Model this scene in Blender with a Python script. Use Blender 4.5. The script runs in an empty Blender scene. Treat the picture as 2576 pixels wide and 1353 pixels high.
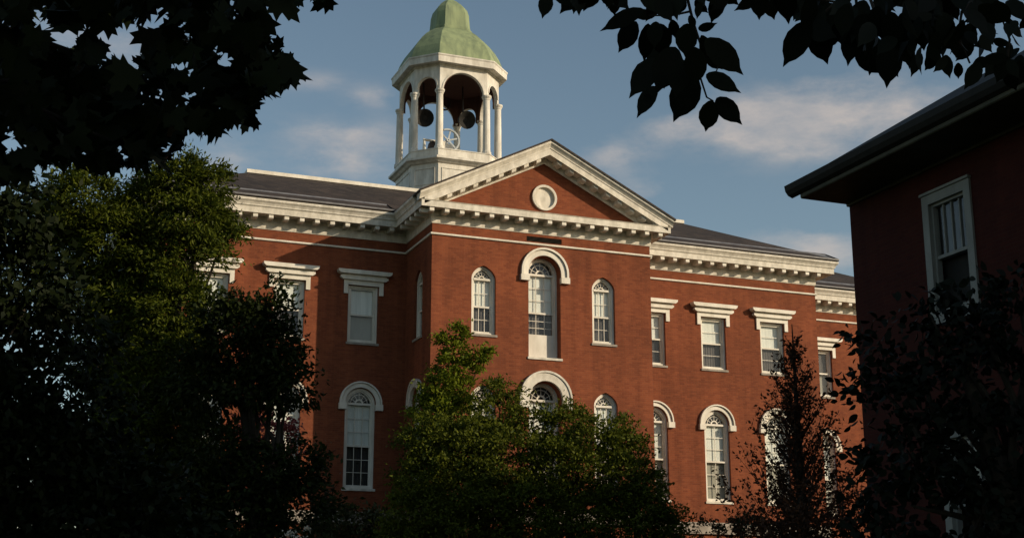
import bpy, bmesh, math, random
import numpy as np
from mathutils import Vector, Matrix
from mathutils.geometry import tessellate_polygon
random.seed(7)
RNG = np.random.default_rng(11)
S = bpy.context.scene
COL = S.collection

# ------------------------------------------------------------------ camera
FPX = 3499.0                                   # focal length in pixels of a 2576 px wide frame
TILT = math.atan(.2564)
AZ = math.radians(68.3)                        # facade runs 68.3 degrees to the right of the view
CAM = Vector((0, 0, 1.6))
_f = Vector((math.cos(AZ), math.sin(AZ), 0)); _r = Vector((math.sin(AZ), -math.cos(AZ), 0)); _z = Vector((0, 0, 1))
FW = _f*math.cos(TILT) + _z*math.sin(TILT); UP = -_f*math.sin(TILT) + _z*math.cos(TILT)
cam = bpy.data.cameras.new('camera'); camo = bpy.data.objects.new('camera', cam); COL.objects.link(camo)
cam.sensor_width = 36; cam.lens = FPX/2576*36; cam.clip_start = .1; cam.clip_end = 3000
m3 = Matrix((_r, UP, -FW)).transposed()
camo.matrix_world = Matrix.Translation(CAM) @ m3.to_4x4()
S.camera = camo

def at(u, v, dist):
    """surveyed point: bearing (u, v) as read in the photograph, at a distance in metres"""
    d = FW + _r*((u-1288)/FPX) - UP*((v-676.5)/FPX)
    return CAM + d.normalized()*dist

# ------------------------------------------------------------------ light
SUN_DIR = Vector((.74, -.672, .35)).normalized()
SUN_EL = math.asin(SUN_DIR.z); SUN_AZ = math.atan2(SUN_DIR.x, SUN_DIR.y)
sl = bpy.data.lights.new('sun', 'SUN'); sl.energy = 4.3; sl.angle = math.radians(.5); sl.color = (1.0, .83, .60)
so = bpy.data.objects.new('sun', sl); COL.objects.link(so)
so.rotation_euler = SUN_DIR.to_track_quat('Z', 'Y').to_euler(); so.location = (40, -30, 40)
S.view_settings.view_transform = 'Standard'; S.view_settings.look = 'None'
S.cycles.max_bounces = 6; S.cycles.diffuse_bounces = 3; S.cycles.glossy_bounces = 2; S.cycles.transparent_max_bounces = 8
S.view_settings.exposure = 0; S.view_settings.gamma = 1

w = bpy.data.worlds.new('World'); S.world = w; w.use_nodes = True
NT = w.node_tree; N = NT.nodes; Lk = NT.links; N.clear()
def nd(t, **k):
    n = N.new(t)
    for a, b in k.items(): setattr(n, a, b)
    return n
def wmath(op, a, b=None, clamp=False):
    n = nd('ShaderNodeMath', operation=op, use_clamp=clamp)
    for i, x in enumerate((a, b)):
        if x is None: continue
        if isinstance(x, (int, float)): n.inputs[i].default_value = x
        else: Lk.new(x, n.inputs[i])
    return n.outputs[0]
sky = nd('ShaderNodeTexSky', sky_type='NISHITA', sun_disc=False)
sky.sun_elevation = SUN_EL; sky.sun_rotation = SUN_AZ
sky.air_density = 1.0; sky.dust_density = 0.6; sky.ozone_density = 1.6
tc = nd('ShaderNodeTexCoord')
nz = nd('ShaderNodeTexNoise'); nz.inputs['Scale'].default_value = 12; nz.inputs['Detail'].default_value = 9; nz.inputs['Roughness'].default_value = .6
mp = nd('ShaderNodeMapping'); mp.inputs['Scale'].default_value = (1, 1, 2.4)
Lk.new(tc.outputs['Generated'], mp.inputs['Vector']); Lk.new(mp.outputs[0], nz.inputs['Vector'])
# cloud banks: (bearing u, v, half-width px, half-height px, strength)
clouds = [(2120, 300, 230, 80, 1.0), (1960, 320, 150, 50, .5), (1700, 325, 90, 34, .42), (850, 420, 110, 45, .6), (940, 350, 120, 40, .42), (790, 330, 80, 30, .32),
          (930, 245, 60, 28, .42), (540, 410, 80, 50, .6), (1545, 400, 75, 45, .5), (2010, 615, 120, 35, .6), (2110, 640, 90, 40, .55),
          (1630, 480, 70, 26, .35), (790, 205, 70, 22, .35), (200, 130, 260, 90, .4)]
tot = None
for (u, v, hw, hh, s) in clouds:
    c = (at(u, v, 1.0) - CAM).normalized(); e1 = _r; e2 = (UP - c*UP.dot(c)).normalized(); e1 = (e1 - c*e1.dot(c)).normalized()
    def axis(e, h):
        n = nd('ShaderNodeVectorMath', operation='DOT_PRODUCT'); Lk.new(tc.outputs['Generated'], n.inputs[0]); n.inputs[1].default_value = e/(h/FPX)
        return n.outputs['Value']
    a = axis(e1, hw); b = axis(e2, hh); k = axis(c, FPX)
    r2 = wmath('ADD', wmath('MULTIPLY', a, a), wmath('MULTIPLY', b, b))
    g = wmath('MULTIPLY', wmath('EXPONENT', wmath('MULTIPLY', r2, -.8)), wmath('GREATER_THAN', k, .3))
    g = wmath('MULTIPLY', g, s)
    tot = g if tot is None else wmath('ADD', tot, g)
nn = wmath('MULTIPLY', wmath('SUBTRACT', nz.outputs['Fac'], .5), 2.6)
mask = wmath('MULTIPLY', wmath('ADD', tot, nn), 1.0)
mask = wmath('MULTIPLY', wmath('MULTIPLY', wmath('SUBTRACT', mask, .12), 1.35, True), wmath('MULTIPLY', tot, 2.2, True))
tint = nd('ShaderNodeMixRGB', blend_type='MULTIPLY'); tint.inputs[0].default_value = 1; tint.inputs[2].default_value = (1.0, .93, .80, 1)
Lk.new(sky.outputs[0], tint.inputs[1])
mix = nd('ShaderNodeMixRGB'); n2 = nd('ShaderNodeTexNoise'); n2.inputs['Scale'].default_value = 26; n2.inputs['Detail'].default_value = 8; n2.inputs['Roughness'].default_value = .62; Lk.new(mp.outputs[0], n2.inputs['Vector'])
body = wmath('MULTIPLY', mask, wmath('ADD', wmath('MULTIPLY', wmath('SUBTRACT', n2.outputs['Fac'], .5), 1.1), .60)); Lk.new(body, mix.inputs[0]); Lk.new(tint.outputs[0], mix.inputs[1])
mix.inputs[2].default_value = (4.75, 4.15, 3.75, 1)
bg = nd('ShaderNodeBackground'); bg.inputs['Strength'].default_value = .125
out = nd('ShaderNodeOutputWorld'); Lk.new(mix.outputs[0], bg.inputs[0]); Lk.new(bg.outputs[0], out.inputs[0])

# ------------------------------------------------------------------ materials
def mat(name):
    m = bpy.data.materials.new(name); m.use_nodes = True; nt = m.node_tree
    b = nt.nodes['Principled BSDF']
    def n(t, **k):
        x = nt.nodes.new(t)
        for a, c in k.items():
            if a == 'ins':
                for i, val in c.items(): x.inputs[i].default_value = val
            else: setattr(x, a, c)
        return x
    return m, nt, b, n
def weathered(name, c1, c2, scale=1.5, rough=.7, stretch=(1, 1, .35), bump=.0, detail=6, pos=(.35, .75), spec=.3, fine=0):
    m, nt, b, n = mat(name)
    t = n('ShaderNodeTexCoord'); mp = n('ShaderNodeMapping', ins={'Scale': stretch}); ns = n('ShaderNodeTexNoise', ins={'Scale': scale, 'Detail': detail, 'Roughness': .62})
    cr = n('ShaderNodeValToRGB'); cr.color_ramp.elements[0].position = pos[0]; cr.color_ramp.elements[1].position = pos[1]
    cr.color_ramp.elements[0].color = (*c1, 1); cr.color_ramp.elements[1].color = (*c2, 1)
    l = nt.links
    l.new(t.outputs['Object'], mp.inputs[0]); l.new(mp.outputs[0], ns.inputs['Vector']); l.new(ns.outputs['Fac'], cr.inputs[0])
    l.new(cr.outputs[0], b.inputs['Base Color']); b.inputs['Roughness'].default_value = rough; b.inputs['Specular IOR Level'].default_value = spec
    if bump:
        n2 = n('ShaderNodeTexNoise', ins={'Scale': fine or scale*8, 'Detail': 4}); l.new(mp.outputs[0], n2.inputs['Vector'])
        bp = n('ShaderNodeBump', ins={'Strength': bump, 'Distance': .02}); l.new(n2.outputs['Fac'], bp.inputs['Height']); l.new(bp.outputs[0], b.inputs['Normal'])
    return m
def brick(name, c_a, c_b, c_m, patch):
    m, nt, b, n = mat(name); l = nt.links
    t = n('ShaderNodeTexCoord'); sx = n('ShaderNodeSeparateXYZ'); l.new(t.outputs['Object'], sx.inputs[0])
    ad = n('ShaderNodeMath', operation='ADD'); l.new(sx.outputs[0], ad.inputs[0]); l.new(sx.outputs[1], ad.inputs[1])
    cb = n('ShaderNodeCombineXYZ'); l.new(ad.outputs[0], cb.inputs[0]); l.new(sx.outputs[2], cb.inputs[1])
    br = n('ShaderNodeTexBrick', ins={'Color1': (*c_a, 1), 'Color2': (*c_b, 1), 'Mortar': (*c_m, 1), 'Scale': 1.0, 'Mortar Size': .006, 'Mortar Smooth': .3, 'Bias': 0.0, 'Brick Width': .215, 'Row Height': .074})
    l.new(cb.outputs[0], br.inputs['Vector'])
    ns = n('ShaderNodeTexNoise', ins={'Scale': .55, 'Detail': 7, 'Roughness': .65}); l.new(t.outputs['Object'], ns.inputs['Vector'])
    cr = n('ShaderNodeValToRGB'); cr.color_ramp.elements[0].position = .3; cr.color_ramp.elements[1].position = .72
    cr.color_ramp.elements[0].color = (*patch, 1); cr.color_ramp.elements[1].color = (1.0, 1.0, 1.0, 1); l.new(ns.outputs['Fac'], cr.inputs[0])
    mx = n('ShaderNodeMixRGB', blend_type='MULTIPLY'); mx.inputs[0].default_value = 1; l.new(br.outputs['Color'], mx.inputs[1]); l.new(cr.outputs[0], mx.inputs[2])
    # vertical rain streaks
    mp = n('ShaderNodeMapping', ins={'Scale': (2.2, 2.2, .16)}); l.new(t.outputs['Object'], mp.inputs[0])
    n3 = n('ShaderNodeTexNoise', ins={'Scale': 1.0, 'Detail': 5, 'Roughness': .6}); l.new(mp.outputs[0], n3.inputs['Vector'])
    c3 = n('ShaderNodeValToRGB'); c3.color_ramp.elements[0].position = .3; c3.color_ramp.elements[1].position = .62
    c3.color_ramp.elements[0].color = (.76, .75, .75, 1); c3.color_ramp.elements[1].color = (1.04, 1.02, 1.0, 1); l.new(n3.outputs['Fac'], c3.inputs[0])
    m2 = n('ShaderNodeMixRGB', blend_type='MULTIPLY'); m2.inputs[0].default_value = 1; l.new(mx.outputs[0], m2.inputs[1]); l.new(c3.outputs[0], m2.inputs[2])
    l.new(m2.outputs[0], b.inputs['Base Color']); b.inputs['Roughness'].default_value = .9; b.inputs['Specular IOR Level'].default_value = .15
    bp = n('ShaderNodeBump', ins={'Strength': .5, 'Distance': .012}); l.new(br.outputs['Fac'], bp.inputs['Height']); bp.invert = True; l.new(bp.outputs[0], b.inputs['Normal'])
    return m
def slates(name):
    m, nt, b, n = mat(name); l = nt.links
    t = n('ShaderNodeTexCoord'); sx = n('ShaderNodeSeparateXYZ'); l.new(t.outputs['Object'], sx.inputs[0])
    ad = n('ShaderNodeMath', operation='ADD'); l.new(sx.outputs[0], ad.inputs[0]); l.new(sx.outputs[1], ad.inputs[1])
    cb = n('ShaderNodeCombineXYZ'); l.new(ad.outputs[0], cb.inputs[0]); l.new(sx.outputs[2], cb.inputs[1])
    br = n('ShaderNodeTexBrick', ins={'Color1': (.070, .055, .047, 1), 'Color2': (.038, .031, .028, 1), 'Mortar': (.016, .014, .013, 1), 'Scale': 1.0, 'Mortar Size': .006, 'Brick Width': .30, 'Row Height': .105}); l.new(cb.outputs[0], br.inputs['Vector'])
    ns = n('ShaderNodeTexNoise', ins={'Scale': .7, 'Detail': 6}); l.new(t.outputs['Object'], ns.inputs['Vector'])
    cr = n('ShaderNodeValToRGB'); cr.color_ramp.elements[0].position = .3; cr.color_ramp.elements[1].position = .7; cr.color_ramp.elements[0].color = (.65, .65, .66, 1); cr.color_ramp.elements[1].color = (1.1, 1.05, 1.0, 1); l.new(ns.outputs['Fac'], cr.inputs[0])
    mx = n('ShaderNodeMixRGB', blend_type='MULTIPLY'); mx.inputs[0].default_value = 1; l.new(br.outputs['Color'], mx.inputs[1]); l.new(cr.outputs[0], mx.inputs[2]); l.new(mx.outputs[0], b.inputs['Base Color'])
    b.inputs['Roughness'].default_value = .75; b.inputs['Specular IOR Level'].default_value = .25
    bp = n('ShaderNodeBump', ins={'Strength': .6, 'Distance': .02}); bp.invert = True; l.new(br.outputs['Fac'], bp.inputs['Height']); l.new(bp.outputs[0], b.inputs['Normal'])
    return m
def leafmat(name, c1, c2, trans=.25, rough=.5, spec=.25):
    m, nt, b, n = mat(name); l = nt.links
    g = n('ShaderNodeNewGeometry'); cr = n('ShaderNodeValToRGB'); cr.color_ramp.elements[0].color = (*c1, 1); cr.color_ramp.elements[1].color = (*c2, 1)
    l.new(g.outputs['Random Per Island'], cr.inputs[0]); l.new(cr.outputs[0], b.inputs['Base Color'])
    b.inputs['Roughness'].default_value = rough; b.inputs['Specular IOR Level'].default_value = spec
    tr = n('ShaderNodeBsdfTranslucent'); l.new(cr.outputs[0], tr.inputs[0]); mx = n('ShaderNodeMixShader'); mx.inputs[0].default_value = trans
    l.new(b.outputs[0], mx.inputs[1]); l.new(tr.outputs[0], mx.inputs[2]); l.new(mx.outputs[0], nt.nodes['Material Output'].inputs[0])
    return m
def glassmat(name):
    m, nt, b, n = mat(name); l = nt.links
    t = n('ShaderNodeBsdfTransparent', ins={'Color': (.95, .96, .95, 1)}); g = n('ShaderNodeBsdfGlossy', ins={'Roughness': .02})
    ns = n('ShaderNodeTexNoise', ins={'Scale': 2.5}); tc2 = n('ShaderNodeTexCoord'); l.new(tc2.outputs['Object'], ns.inputs['Vector'])
    bp = n('ShaderNodeBump', ins={'Strength': .06, 'Distance': .05}); l.new(ns.outputs['Fac'], bp.inputs['Height']); l.new(bp.outputs[0], g.inputs['Normal'])
    fr = n('ShaderNodeLayerWeight', ins={'Blend': .5})
    pw = n('ShaderNodeMath', operation='POWER'); l.new(fr.outputs['Facing'], pw.inputs[0]); pw.inputs[1].default_value = 3.0
    ma = n('ShaderNodeMath', operation='MULTIPLY_ADD', use_clamp=True); l.new(pw.outputs[0], ma.inputs[0]); ma.inputs[1].default_value = .7; ma.inputs[2].default_value = .035
    mx = n('ShaderNodeMixShader'); l.new(ma.outputs[0], mx.inputs[0]); l.new(t.outputs[0], mx.inputs[1]); l.new(g.outputs[0], mx.inputs[2])
    l.new(mx.outputs[0], nt.nodes['Material Output'].inputs[0]); return m
M = {}
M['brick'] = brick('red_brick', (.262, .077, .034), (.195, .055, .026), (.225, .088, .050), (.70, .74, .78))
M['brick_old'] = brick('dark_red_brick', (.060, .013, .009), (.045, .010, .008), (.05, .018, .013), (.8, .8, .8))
M['white'] = weathered('white_paint', (.56, .52, .44), (.80, .76, .68), 2.2, .55)
M['white_old'] = weathered('peeling_white_paint', (.47, .435, .365), (.77, .72, .63), 4.5, .6, (1, 1, .5), .15)
M['white_cupola'] = weathered('cupola_paint', (.48, .45, .39), (.80, .77, .70), 3.6, .55, (1, 1, .3))
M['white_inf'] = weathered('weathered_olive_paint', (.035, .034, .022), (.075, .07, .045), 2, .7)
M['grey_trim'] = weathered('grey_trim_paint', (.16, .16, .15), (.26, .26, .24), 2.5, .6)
M['slate'] = slates('slate')
M['metal'] = weathered('dull_sheet_metal', (.12, .12, .13), (.24, .24, .25), 3, .5, (1, 1, 1))
M['copper'] = weathered('green_copper', (.10, .135, .088), (.255, .31, .17), 3.4, .7, (1, 1, .14), .12, pos=(.22, .60))
M['stone'] = weathered('ledge_stone', (.22, .19, .16), (.40, .36, .31), 3, .9, (1, 1, 1), .3)
M['rust'] = weathered('rusted_iron', (.08, .035, .02), (.22, .11, .06), 8, .8)
M['iron'] = weathered('dark_iron', (.03, .022, .02), (.06, .045, .04), 6, .5)
M['bronze'] = weathered('dark_bronze', (.035, .025, .02), (.09, .06, .045), 5, .45)
M['boards'] = weathered('brown_boards', (.050, .022, .016), (.095, .04, .028), 3, .8, (4, 4, .5))
M['blind'] = weathered('window_blind', (.62, .64, .60), (.86, .87, .82), 1.6, .8, (6, 6, .3))
M['curtain_or_dim_room'] = weathered('grey_curtain', (.075, .07, .07), (.14, .13, .125), 2.0, .9, (9, 9, .3))
M['shade'] = weathered('tan_shade', (.30, .29, .25), (.38, .37, .32), 1.6, .9)
M['wheel_paint'] = weathered('pale_wheel_paint', (.30, .33, .35), (.55, .58, .60), 4, .6)
M['tar'] = weathered('tarred_metal', (.008, .008, .007), (.02, .018, .016), 5, .8)
M['dark'] = weathered('dim_curtain', (.03, .03, .03), (.07, .065, .06), 2.0, .9)
M['vent'] = weathered('vent_slats', (.02, .016, .012), (.05, .04, .03), 2.0, .9)
M['glass'] = glassmat('old_glass')
M['bark'] = weathered('bark', (.015, .012, .009), (.05, .04, .028), 6, .95, (1, 1, .2), .5)
M['bark_dark'] = weathered('dark_bark', (.006, .005, .004), (.018, .015, .011), 6, .95, (1, 1, .2), .5)
M['grass'] = weathered('grass', (.02, .035, .01), (.06, .08, .02), 1.2, .95, (1, 1, 1), .4, 9)
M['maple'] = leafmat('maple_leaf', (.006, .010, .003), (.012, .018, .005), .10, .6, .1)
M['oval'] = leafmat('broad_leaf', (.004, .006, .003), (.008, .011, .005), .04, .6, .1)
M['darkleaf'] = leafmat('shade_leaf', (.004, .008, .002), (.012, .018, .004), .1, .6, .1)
M['feather'] = leafmat('feathery_leaf', (.026, .042, .003), (.088, .104, .008), .25, .6, .12)
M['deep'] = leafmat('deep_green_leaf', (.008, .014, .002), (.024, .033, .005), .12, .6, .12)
M['ivy'] = leafmat('ivy_leaf', (.075, .105, .006), (.16, .185, .012), .25, .6, .12)
M['shrub'] = leafmat('shrub_leaf', (.030, .045, .004), (.110, .125, .010), .22, .6, .12)
M['beech'] = leafmat('copper_beech_leaf', (.026, .012, .006), (.115, .048, .022), .15, .6, .12)
M['hedge'] = leafmat('hedge_leaf', (.022, .030, .008), (.055, .060, .016), .2)
M['redleaf'] = leafmat('red_maple_leaf', (.12, .028, .026), (.30, .075, .065), .25)
M['petal'] = leafmat('pale_petal', (.55, .46, .36), (.75, .68, .55), .2)

# ------------------------------------------------------------------ mesh helpers
def props(o, label=None, cat=None, group=None, kind=None):
    if label: o['label'] = label
    if cat: o['category'] = cat
    if group: o['group'] = group
    if kind: o['kind'] = kind
    return o
def empty(name, loc=(0, 0, 0), parent=None):
    o = bpy.data.objects.new(name, None); o.empty_display_size = .3; COL.objects.link(o)
    if parent: o.parent = parent
    else: o.location = loc
    return o
class MB:
    def __init__(s, T=None): s.v = []; s.f = []; s.T = T or (lambda u, d, z: (u, d, z)); s.sm = False
    def P(s, u, d, z): s.v.append(tuple(s.T(u, d, z))); return len(s.v)-1
    def box(s, u0, u1, d0, d1, z0, z1):
        i = [s.P(u, d, z) for z in (z0, z1) for (u, d) in ((u0, d0), (u1, d0), (u1, d1), (u0, d1))]
        for q in ((0, 1, 2, 3), (4, 5, 6, 7), (0, 1, 5, 4), (1, 2, 6, 5), (2, 3, 7, 6), (3, 0, 4, 7)): s.f.append([i[k] for k in q])
    def ring(s, A, B, d0, d1, closed=True):
        """solid band between outlines A and B (lists of (u,z), same length) from depth d0 to d1"""
        n = len(A); a0 = [s.P(u, d0, z) for u, z in A]; a1 = [s.P(u, d1, z) for u, z in A]; b0 = [s.P(u, d0, z) for u, z in B]; b1 = [s.P(u, d1, z) for u, z in B]
        for i in range(n if closed else n-1):
            j = (i+1) % n
            s.f += [[a1[i], a1[j], b1[j], b1[i]], [a0[i], a0[j], b0[j], b0[i]], [a0[i], a0[j], a1[j], a1[i]], [b0[i], b0[j], b1[j], b1[i]]]
        if not closed:
            for i in (0, n-1): s.f.append([a0[i], a1[i], b1[i], b0[i]])
    def sheet(s, A, d):
        s.f.append([s.P(u, d, z) for u, z in A])
    def prism(s, A, d0, d1):
        n = len(A); a = [s.P(u, d0, z) for u, z in A]; b = [s.P(u, d1, z) for u, z in A]
        s.f += [a, b]
        for i in range(n): j = (i+1) % n; s.f.append([a[i], a[j], b[j], b[i]])
    def wall(s, outer, holes, depth):
        polys = [[Vector((u, z, 0)) for u, z in P_] for P_ in [outer]+holes]
        idx = [[s.P(u, 0, z) for u, z in P_] for P_ in [outer]+holes]; flat = [i for q in idx for i in q]
        for t in tessellate_polygon(polys): s.f.append([flat[k] for k in t])
        for P_, ix in zip(holes, idx[1:]):
            b = [s.P(u, -depth, z) for u, z in P_]; n = len(b)
            for i in range(n): j = (i+1) % n; s.f.append([ix[i], ix[j], b[j], b[i]])
    def rings(s, R, cap0=True, cap1=True):
        """loft through rings of equal vertex count (world points)"""
        ix = []
        for q in R:
            base = len(s.v); s.v += [tuple(p) for p in q]; ix.append(list(range(base, base+len(q))))
        n = len(R[0])
        for a, b in zip(ix, ix[1:]):
            for i in range(n): j = (i+1) % n; s.f.append([a[i], a[j], b[j], b[i]])
        if cap0: s.f.append(ix[0][::-1])
        if cap1: s.f.append(ix[-1])
    def tube(s, pts, rad, n=7):
        R = []
        for k, p in enumerate(pts):
            p = Vector(p); t = (Vector(pts[min(k+1, len(pts)-1)]) - Vector(pts[max(k-1, 0)])).normalized()
            a = t.cross(Vector((.31, .17, .93))); a = a.normalized() if a.length > 1e-4 else Vector((1, 0, 0)); b = t.cross(a)
            r = rad[k] if isinstance(rad, (list, tuple)) else rad
            R.append([p + (a*math.cos(2*math.pi*i/n) + b*math.sin(2*math.pi*i/n))*r for i in range(n)])
        s.rings(R)
    def build(s, name, m, parent=None, smooth=False, solid=True):
        me = bpy.data.meshes.new(name); me.from_pydata(s.v, [], s.f)
        if solid:
            bm = bmesh.new(); bm.from_mesh(me); bmesh.ops.recalc_face_normals(bm, faces=bm.faces); bm.to_mesh(me); bm.free()
        me.materials.append(m)
        if smooth:
            for p in me.polygons: p.use_smooth = True
        o = bpy.data.objects.new(name, me); COL.objects.link(o)
        if parent: 
            o.parent = parent; o.matrix_parent_inverse = Matrix.Translation(parent.matrix_basis.translation).inverted() if parent.parent is None else Matrix.Identity(4)
        return o
def arch(cx, w, z0, spring, rise=None, n=14):
    h = w/2; rise = h if rise is None else rise; pt = .30 if w < 1 else 0      # the narrow windows are slightly pointed
    return [(cx-h, z0), (cx+h, z0)] + [(cx+h*math.cos(math.pi*i/n), spring+rise*((1-pt)*math.sin(math.pi*i/n)+pt*1.08*(1-abs(math.cos(math.pi*i/n))))) for i in range(n+1)]
def rect(cx, w, z0, z1): return [(cx-w/2, z0), (cx+w/2, z0), (cx+w/2, z1), (cx-w/2, z1)]
def sweep(name, path, prof, m, parent, flip=1):
    """moulding: profile (outward d, z) swept along a plan path, outward side on the right of travel * flip, mitred"""
    mb = MB(); R = []
    P_ = [Vector(p) for p in path]; n = len(P_)
    for i, p in enumerate(P_):
        nv = []
        if i > 0: t = (p-P_[i-1]).normalized(); nv.append(Vector((t.y, -t.x))*flip)
        if i < n-1: t = (P_[i+1]-p).normalized(); nv.append(Vector((t.y, -t.x))*flip)
        o = nv[0] if len(nv) == 1 else (nv[0]+nv[1])/(1+nv[0].dot(nv[1]))
        R.append([(p.x+o.x*d, p.y+o.y*d, z) for d, z in prof])
    mb.rings(R); return mb.build(name, m, parent)

# ------------------------------------------------------------------ ground
gnd = MB(); gnd.f.append([gnd.P(x, y, 0) for x, y in ((-1500, -1500), (1500, -1500), (1500, 1500), (-1500, 1500))])
props(gnd.build('ground', M['grass'], solid=False), kind='structure')

# ------------------------------------------------------------------ the hall
BY, WY = 46.0, 49.08            # planes of the entrance bay and of the wings
BX0, BX1, LX0, RX1, CX = 15.2, 24.0, 5.7, 33.5, 19.6
hall = empty('brick_hall', (CX, WY, 0))
props(hall, 'sunlit red brick college hall with white cornices, entrance gable and green domed cupola', 'building')
front = lambda Y: (lambda u, d, z: (u, Y-d, z))
leftw = lambda X: (lambda u, d, z: (X-d, u, z))
rightw = lambda X: (lambda u, d, z: (X+d, u, z))

def sash_grid(mb, x0, x1, z0, z1, nx, nz, d0, d1, t=.022):
    for i in range(1, nx): x = x0+(x1-x0)*i/nx; mb.box(x-t/2, x+t/2, d0, d1, z0, z1)
    for k in range(1, nz): z = z0+(z1-z0)*k/nz; mb.box(x0, x1, d0+.002, d1-.002, z-t/2, z+t/2)
def window(T, cx, w, z0, zt, spring=None, mid=None, hood=None, grid=(3, 2), rec=.10, panel=None, lower='curtain_or_dim_room', upper='blind', parent=None, half=None, ledge=True, upmat=None):
    """one sash window in its opening: casing > sash, pane, blind, curtain, sill, hood, fanlight"""
    parent = parent or hall
    A = arch(cx, w, z0, spring) if spring else rect(cx, w, z0, zt)
    t = .085
    B = arch(cx, w-2*t, z0+t, spring) if spring else rect(cx, w-2*t, z0+t, zt-t)
    t2 = t+.05
    C = arch(cx, w-2*t2, z0+t2, spring) if spring else rect(cx, w-2*t2, z0+t2, zt-t2)
    e = MB(T); e.ring(A, B, -rec-.16, -rec); e.ring(B, C, -rec-.16, -rec-.05)
    top = spring if spring else zt-t2
    if panel: e.box(cx-w/2+.002, cx+w/2-.002, -rec-.13, -rec-.03, z0+.01, panel)
    win = e.build('window', M['white'], parent)
    zb = (panel or z0+t2); mid = mid or (zb+top)/2
    x0, x1 = cx-w/2+t2, cx+w/2-t2
    s = MB(T)
    for xs in (x0+.013, x1-.013): s.box(xs-.014, xs+.014, -rec-.128, -rec-.085, zb, top)
    if spring: s.box(x0, x1, -rec-.14, -rec-.03, spring-.05, spring+.03)
    s.box(x0, x1, -rec-.13, -rec-.055, mid-.03, mid+.035)
    sash_grid(s, x0, x1, mid+.03, top-.05 if spring else top, grid[0], grid[1], -rec-.125, -rec-.10)
    sash_grid(s, x0, x1, zb, mid-.03, grid[0], grid[1], -rec-.125, -rec-.10)
    if spring:
        r = (w/2-t2)*(.93 if w < 1.1 else 1)
        for a in (30, 60, 90, 120, 150):
            c, q = math.cos(math.radians(a)), math.sin(math.radians(a))
            r0 = .32*r; nx_, nz_ = -q*.008, c*.008
            s.prism([(cx+c*r0+nx_, spring+q*r0+nz_), (cx+c*r0-nx_, spring+q*r0-nz_), (cx+c*r-nx_, spring+q*r-nz_), (cx+c*r+nx_, spring+q*r+nz_)], -rec-.125, -rec-.10)
        arcs = lambda rr: [(cx+rr*math.cos(math.pi*i/10), spring+.03+rr*math.sin(math.pi*i/10)) for i in range(11)]
        s.ring(arcs(.36*r), arcs(.24*r), -rec-.13, -rec-.095, False)
        s.ring(arcs(.74*r), arcs(.70*r), -rec-.127, -rec-.098, False)
    s.build('sash', M['white'], win)
    g = MB(T); g.sheet(C if not panel else ([(x0, panel), (x1, panel)]+C[2:]), -rec-.115); g.build('pane', M['glass'], win, solid=False)
    bl = MB(T)
    zbl = mid-.02 if half is None else half
    bl.sheet([(x0-.04, zbl), (x1+.04, zbl), (x1+.04, top+.01), (x0-.04, top+.01)], -rec-.19)
    if upper: bl.build('blind', M[upper], win, solid=False)
    cu = MB(T); n = 26; amp = .012 if lower != 'shade' else 0          # pleated cloth behind
    zc = zbl+.02
    pts = [(x0-.06+(x1-x0+.12)*i/n, -rec-.235+amp*math.sin(i*2.1+cx)) for i in range(n+1)]
    for (a, b) in zip(pts, pts[1:]): cu.f.append([cu.P(a[0], a[1], z0), cu.P(b[0], b[1], z0), cu.P(b[0], b[1], zc), cu.P(a[0], a[1], zc)])
    cu.build('curtain_or_dim_room', M[lower], win, solid=False)
    if spring:
        k = MB(T); k.sheet(arch(cx, w, spring-.02, spring), -rec-.21); k.build('fanlight_back', M['dark'], win, solid=False)
    if ledge:
        q = MB(T); q.box(cx-w/2-.05, cx+w/2+.05, -.1, .05, z0-.08, z0+.003); q.build('sill', M['stone'] if not spring or w < 1.1 else M['white_old'], win)
    if hood:
        h = MB(T)
        if hood[0] == 'arch':
            _, r0, r1, foot = hood; rm = r0+(r1-r0)*.66
            arcz = lambda rr: [(cx-rr, foot+.22)]+[(cx-rr*math.cos(math.pi*i/18), spring+rr*math.sin(math.pi*i/18)) for i in range(19)]+[(cx+rr, foot+.22)]
            h.ring(arcz(r0), arcz(rm), -.02, .055, False); h.ring(arcz(rm+.02), arcz(r1), -.02, .12, False); h.ring(arcz(rm), arcz(rm+.02), -.02, .02, False)
            for sg in (-1, 1):
                a, b = sorted((cx+sg*(r0-.03), cx+sg*(r1+.03))); h.box(a, b, -.02, .14, foot, foot+.225)
        elif hood[0] == 'band':
            _, r0, r1, foot = hood
            arcz = lambda rr: [(cx-rr, foot)]+[(cx-rr*math.cos(math.pi*i/18), spring+rr*math.sin(math.pi*i/18)) for i in range(19)]+[(cx+rr, foot)]
            h.ring(arcz(r0), arcz(r1-.07), -.02, .12, False); h.ring(arcz(r1-.07), arcz(r1), -.02, .16, False)
        elif hood[0] == 'cap':
            h.box(cx-.76, cx+.76, -.02, .07, zt+.004, 14.10)
            for sg in (-1, 1):
                a, b = sorted((cx+sg*.60, cx+sg*.76)); h.box(a, b, -.02, .066, 13.58, zt+.004)
            h.prism([(cx-.82, 14.10), (cx+.82, 14.10), (cx+.92, 14.17), (cx+.92, 14.24), (cx-.92, 14.24), (cx-.92, 14.17)], -.02, .17)
            h.prism([(cx-.94, 14.30), (cx+.94, 14.30), (cx+1.02, 14.36), (cx+1.04, 14.45), (cx-1.04, 14.45), (cx-1.02, 14.36)], -.02, .30)
            h.box(cx-.86, cx+.86, -.02, .14, 14.239, 14.301)
        h.build('hood', M['white_old'] if hood[0] == 'band' else M['white'], win)
    return win

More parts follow.
